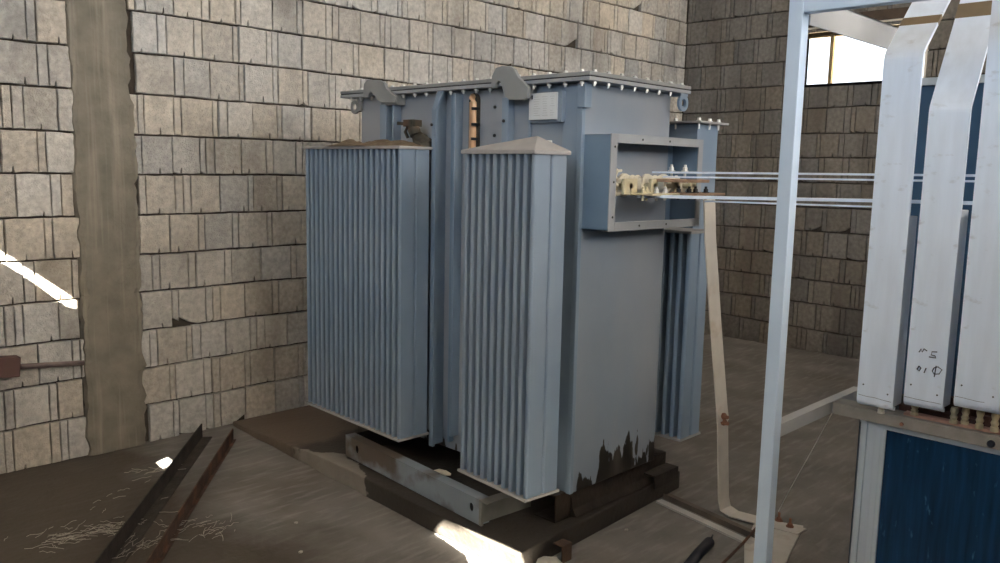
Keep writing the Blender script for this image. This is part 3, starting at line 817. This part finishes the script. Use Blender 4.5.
# ------------------------------------------------------------------ three wide white busbars
BXF = 3.02
def busbar(y0, y1, zb, zbend, zblock, lean, label, straight_top=None, refl_z=None):
    B = thing('busbar', label, 'busbar', (BXF, (y0+y1)/2, zb), 'wide white busbars')
    t = .012
    # side profile (x,z): curved foot, vertical run, bend leaning back
    pr_ = []
    r = .028
    for k in range(5):
        a = PI/2*k/4; pr_.append((BXF+r-r*math.sin(a), zb+r-r*math.cos(a)))
    if straight_top: pr_.append((BXF, straight_top))
    else:
        for k in range(5):
            a = math.radians(lean)*k/4; R_ = .07
            pr_.append((BXF+R_-R_*math.cos(a), zbend-.02+R_*math.sin(a)))
        dx, dz = math.sin(math.radians(lean)), math.cos(math.radians(lean))
        L_ = .62; pr_.append((pr_[-1][0]+dx*L_, pr_[-1][1]+dz*L_))
    b = NB(); rings = []
    def nrm(i):
        a = pr_[max(i-1, 0)]; c = pr_[min(i+1, len(pr_)-1)]; d = Vector((c[0]-a[0], c[1]-a[1])).normalized()
        return d.y, -d.x
    for i, (x, z) in enumerate(pr_):
        n_ = nrm(i)
        rings.append([b.verts.new(p) for p in ((x, y0, z), (x, y1, z), (x+n_[0]*t, y1, z+n_[1]*t), (x+n_[0]*t, y0, z+n_[1]*t))])
    for a, c in zip(rings, rings[1:]):
        for k in range(4): b.faces.new((a[k], a[(k+1) % 4], c[(k+1) % 4], c[k]))
    b.faces.new(rings[0]); b.faces.new(rings[-1])
    o = obj('bar', b, alu, B)
    for p in o.data.polygons: p.use_smooth = False
    # second plate bolted behind the lower run
    b = NB(); box(b, BXF+t+.0005, BXF+.10, y0+.004, y1-.004, zb+.012, zblock); obj('backing_plate', b, alu_back, B, bevel=.003)
    if refl_z and not straight_top:  # thin band painting in the reflection of a dark overhead beam
        s0, s1 = refl_z
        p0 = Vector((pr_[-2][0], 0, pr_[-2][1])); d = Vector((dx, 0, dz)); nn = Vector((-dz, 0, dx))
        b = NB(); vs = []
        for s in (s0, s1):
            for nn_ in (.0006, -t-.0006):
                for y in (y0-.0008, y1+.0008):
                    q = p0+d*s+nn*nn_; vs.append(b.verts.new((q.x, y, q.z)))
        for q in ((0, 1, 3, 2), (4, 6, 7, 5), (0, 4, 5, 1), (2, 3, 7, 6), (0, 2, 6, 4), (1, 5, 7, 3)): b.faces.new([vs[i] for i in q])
        obj('tape_band', b, refl_band, B)['label'] = 'brown band round the bar'
    for (yy, zz) in ((y0+.02, zb+.06), (y1-.02, zb+.08)):
        b = NB(); lathe(b, (BXF, yy, zz), (-1, 0, 0), [(0, .003), (.001, .003)], 8); obj('scratch_dot', b, ink, B)
    return B, o
B1, o1 = busbar(1.004, 1.130, .772, 2.00, 1.46, 47, 'leftmost of the three wide white vertical busbars, bent away near the window', refl_z=(.13, .175))
B2, o2 = busbar(.844, .970, .803, 1.828, 1.49, 30, 'middle wide white busbar with handwritten marks near its foot', refl_z=(.34, .40))
B3, o3 = busbar(.677, .812, .832, 0, 1.49, 0, 'rightmost wide white busbar running straight up out of view', straight_top=2.75)
# handwriting on the middle bar
xw = BXF-.0008
strokes = [[(0.933, 1.001), (0.927, 1.013), (0.923, 1.003), (0.918, 1.015), (0.908, 1.009)],
 [(0.876, 1.011), (0.892, 1.009), (0.894, 0.998), (0.881, 0.996), (0.878, 0.99), (0.9, 0.99)],
 [(0.929, 0.953), (0.922, 0.947), (0.927, 0.936), (0.934, 0.941), (0.929, 0.953)], [(0.906, 0.95), (0.911, 0.932)],
 [(0.881, 0.955), (0.869, 0.961), (0.856, 0.953), (0.864, 0.937), (0.879, 0.934), (0.886, 0.943), (0.881, 0.955)], [(0.875, 0.963), (0.878, 0.924)]]
b = NB()
for st in strokes: tube(b, [(xw, y, z) for y, z in st], .0019, 6)
obj('handwriting', b, ink, B2)
for (Bq, y0, y1, z) in ((B1, 1.01, 1.125, .812), (B2, .85, .968, .838), (B3, .72, .808, .872)):
    b = NB(); n_ = 7
    pts = [(xw+.0003, y1+(y0-y1)*k/n_, z+random.uniform(-.0012, .0012)-.0006*k) for k in range(n_+1)]
    tube(b, pts, .0007, 5); obj('scribed_line', b, ink, Bq)

# ------------------------------------------------------------------ beige earthing strap
b = NB()
path = [(3.375, 1.985, 1.47), (3.40, 1.95, 1.25), (3.43, 1.905, .85), (3.455, 1.875, .50), (3.49, 1.870, .42)]
def strap(b, path, w, t, wdir):
    wdir = Vector(wdir).normalized(); rings = []
    for i, p in enumerate(path):
        p = Vector(p); d = (Vector(path[min(i+1, len(path)-1)])-Vector(path[max(i-1, 0)])).normalized()
        n_ = d.cross(wdir).normalized()
        rings.append([b.verts.new(p+wdir*(s*w/2)+n_*(k*t/2)) for s, k in ((-1, -1), (1, -1), (1, 1), (-1, 1))])
    for a, c in zip(rings, rings[1:]):
        for k in range(4): b.faces.new((a[k], a[(k+1) % 4], c[(k+1) % 4], c[k]))
    b.faces.new(rings[0]); b.faces.new(rings[-1])
ST = thing('earthing_strap', 'long beige flat metal strap bent down from the terminal box to the floor', 'strap', (3.5, 1.86, 0))
strap(b, [(3.350, 1.97, 1.485), (3.352, 1.955, 1.30), (3.362, 1.915, .95), (3.395, 1.875, .54), (3.402, 1.865, .46)], .076, .006, (1, -.15, 0))
obj('upper_strip', b, strapm, ST)
b = NB()
strap(b, [(3.402, 1.878, .52), (3.412, 1.873, .44), (3.428, 1.868, .25), (3.445, 1.864, .075), (3.447, 1.852, .030), (3.45, 1.81, .0135), (3.50, 1.50, .0135)], .085, .006, (1, -.05, 0))
obj('lower_strip', b, strapm, ST)
for z in (.485, .455):
    b = NB(); lathe(b, (3.400+(.485-z)*.2, 1.868, z), (-.3, -1, 0), [(0, .016), (.012, .016), (.013, .009), (.032, .009)], 6); obj('bolt', b, rustbolt, ST)
# floor plate with two bolts
FP = thing('floor_plate', 'beige steel plate on the floor holding the foot of the strap', 'plate', (3.42, 1.5, 0))
b = NB(); prism(b, [(3.58, 1.53, 0), (3.50, 1.72, 0), (3.20, 1.62, 0), (2.9, 1.46, 0), (2.9, 1.32, 0), (3.18, 1.42, 0)], (0, 0, .009)); obj('plate', b, strapm, FP, bevel=.002)
for (x, y) in ((3.53, 1.625), (3.505, 1.56)):
    b = NB(); bolt(b, (x, y, .018), (0, 0, 1), .013, .012); lathe(b, (x, y, .02), (0, 0, 1), [(0, .006), (.035, .006)], 8); obj('bolt', b, rustbolt, FP)

# floor clutter on the right
b = NB(); obar(b, (3.412, 2.155, .009), (3.31, 1.60, .009), .045, .018); obar(b, (3.387, 2.155, .022), (3.285, 1.60, .022), .005, .012)
solo('steel_strip', b, mat('brown_strip', (.12, .095, .075), .7, var=.3, scale=10), 'rusty brown steel strip lying on the floor right of the transformer', 'steel strip')
b = NB(); obar(b, (3.34, 2.15, .005), (3.235, 1.60, .005), .04, .010)
solo('flat_strip', b, mat('grey_strip', (.44, .43, .41), .6, var=.12, scale=10), 'pale grey flat strip beside the rusty strip on the floor', 'metal strip')
b = NB(); tube(b, [(2.80, 1.66, .02), (2.96, 1.70, .02), (3.09, 1.725, .02), (3.10, 1.727, .02)], [.022, .022, .022, .016], 12); tube(b, [(3.09, 1.725, .022), (3.15, 1.745, .026)], [.006, .003], 6)
solo('rubber_hose', b, black_rubber, 'short black rubber hose end on the floor at the bottom edge', 'hose', smooth=True)
b = NB(); tube(b, [(2.75, 1.56, .008), (3.18, 1.615, .025), (3.40, 1.65, .035)], .006, 8)
solo('thin_rod', b, rust, 'thin rusty rod lying from the post foot toward the viewer', 'rod')
b = NB(); lathe(b, (3.27, 1.575, .0), (0, 0, 1), [(0, .022), (.018, .026), (.03, .018), (.032, .006)], 7)
solo('rusty_nut', b, rustbolt, 'rusty brown nut lying beside the thin rod', 'nut')
b = NB(); tube(b, [(3.095, 1.230, .735), (3.3, 1.40, .46), (3.52, 1.58, .18), (3.66, 1.69, .004)], .0022, 6)
solo('string', b, stringm, 'thin pale string hanging from the cabinet rail corner to the floor', 'string')

# lump of broken concrete and bent steel at the plinth's near corner
b = NB(); bmesh.ops.create_icosphere(b, subdivisions=2, radius=.06)
for v in b.verts:
    v.co = Vector((v.co.x*1.1, v.co.y*.9, max(v.co.z*.6, -.02)))*(1+.35*noise.noise(v.co*20)); v.co += Vector((2.42, 2.05, .02))
solo('broken_concrete', b, mat('pale_rubble', (.46, .43, .39), .95, var=.15, bump=.5), 'pale broken concrete lump at the near corner of the plinth', 'rubble')
b = NB(); box(b, 2.50, 2.56, 2.055, 2.061, .0, .075); box(b, 2.50, 2.56, 2.061, 2.105, .069, .075)
solo('bent_bracket', b, rust, 'small rusty bent steel bracket against the near corner of the plinth', 'bracket', bevel=.001)

# ------------------------------------------------------------------ two rusty angle irons
def angle(a, c, hgt, wid, m, label, lean=0):
    b = NB(); a, c = Vector(a), Vector(c); d = (c-a).normalized(); s = Vector((d.y, -d.x, 0))
    n_ = 14
    prof = [(0, 0), (wid, 0), (wid, .006), (.006, .006), (.006+lean, hgt), (lean, hgt)]
    rings = []
    for i in range(n_+1):
        p = a+(c-a)*i/n_; k = 1+.03*noise.noise(p*6)
        rings.append([b.verts.new(p+s*u*k+Vector((0, 0, z*k))) for u, z in prof])
    for p, q in zip(rings, rings[1:]):
        for k in range(6): b.faces.new((p[k], p[(k+1) % 6], q[(k+1) % 6], q[k]))
    b.faces.new(rings[0]); b.faces.new(rings[-1])
    return solo('angle_iron', b, m, label, 'steel bar', 'rusty angle irons on the floor')
angle((.92, 2.98, 0), (2.16, 4.52, 0), .085, .06, rust_dark, 'left one of two long dark rusty angle irons lying toward the wall')
angle((1.04, 2.84, 0), (2.27, 4.36, 0), .070, .02, rust, 'right one of two long rusty angle irons, redder and thinner')

# straw-like pale fibres scattered over the earth floor
b = NB()
def strands(cx, cy, n_, sx, sy, ang, L_=.10):
    for _ in range(n_):
        x = cx+random.gauss(0, sx); y = cy+random.gauss(0, sy); a = ang+random.gauss(0, .5)
        l = random.uniform(.3, 1)*L_; cv = random.uniform(-.8, .8); pts = []
        for k in range(5):
            pts.append((x, y, .004+.010*random.random()))
            x += math.cos(a)*l/4; y += math.sin(a)*l/4; a += cv/4
        tube(b, pts, .0009, 4)
strands(1.22, 3.62, 60, .10, .035, -.35, .12)
strands(1.10, 3.72, 18, .10, .05, .1, .10)
strands(1.68, 4.18, 14, .06, .04, -.3, .14)
strands(1.30, 3.36, 26, .06, .05, .1, .12)
strands(1.47, 3.42, 22, .07, .05, .3, .10)
strands(1.60, 3.28, 22, .05, .07, .6, .09)
strands(1.38, 3.90, 8, .1, .1, .0, .08)
solo('straw', b, strawm, 'thin pale straw fibres scattered round the rusty angle irons', 'straw', kind='stuff')

# bits of pale gravel on the floor
for i, (x, y, lab) in enumerate(((1.78, 2.86, 'small pale pebble on the floor left of the plinth, nearer the viewer'), (1.92, 3.12, 'small pale pebble on the floor left of the plinth, nearer the wall'), (2.95, 2.06, 'small pale pebble right of the plinth near its corner'))):
    b = NB(); bmesh.ops.create_icosphere(b, subdivisions=1, radius=.009)
    for v in b.verts: v.co = Vector((v.co.x*1.2, v.co.y, v.co.z*.7+.006))+Vector((x, y, 0))
    solo('pebble', b, strawm, lab, 'pebble', 'pebbles on the floor')

# steel pipe in a rusty socket along the left wall
PW = thing('wall_pipe', 'rusty horizontal pipe with square socket low on the block wall', 'pipe', (1.3, 4.59, .50))
b = NB(); tube(b, [(1.24, 4.595, .556), (1.56, 4.60, .526)], .014, 12); obj('pipe', b, mat('grey_rust', (.16, .12, .11), .6, var=.3, scale=16), PW, smooth=True)
b = NB(); obar(b, (.95, 4.58, .59), (1.243, 4.58, .563), .07, .10); obj('socket', b, mat('red_brown_steel', (.10, .05, .042), .7, var=.15), PW, bevel=.004)
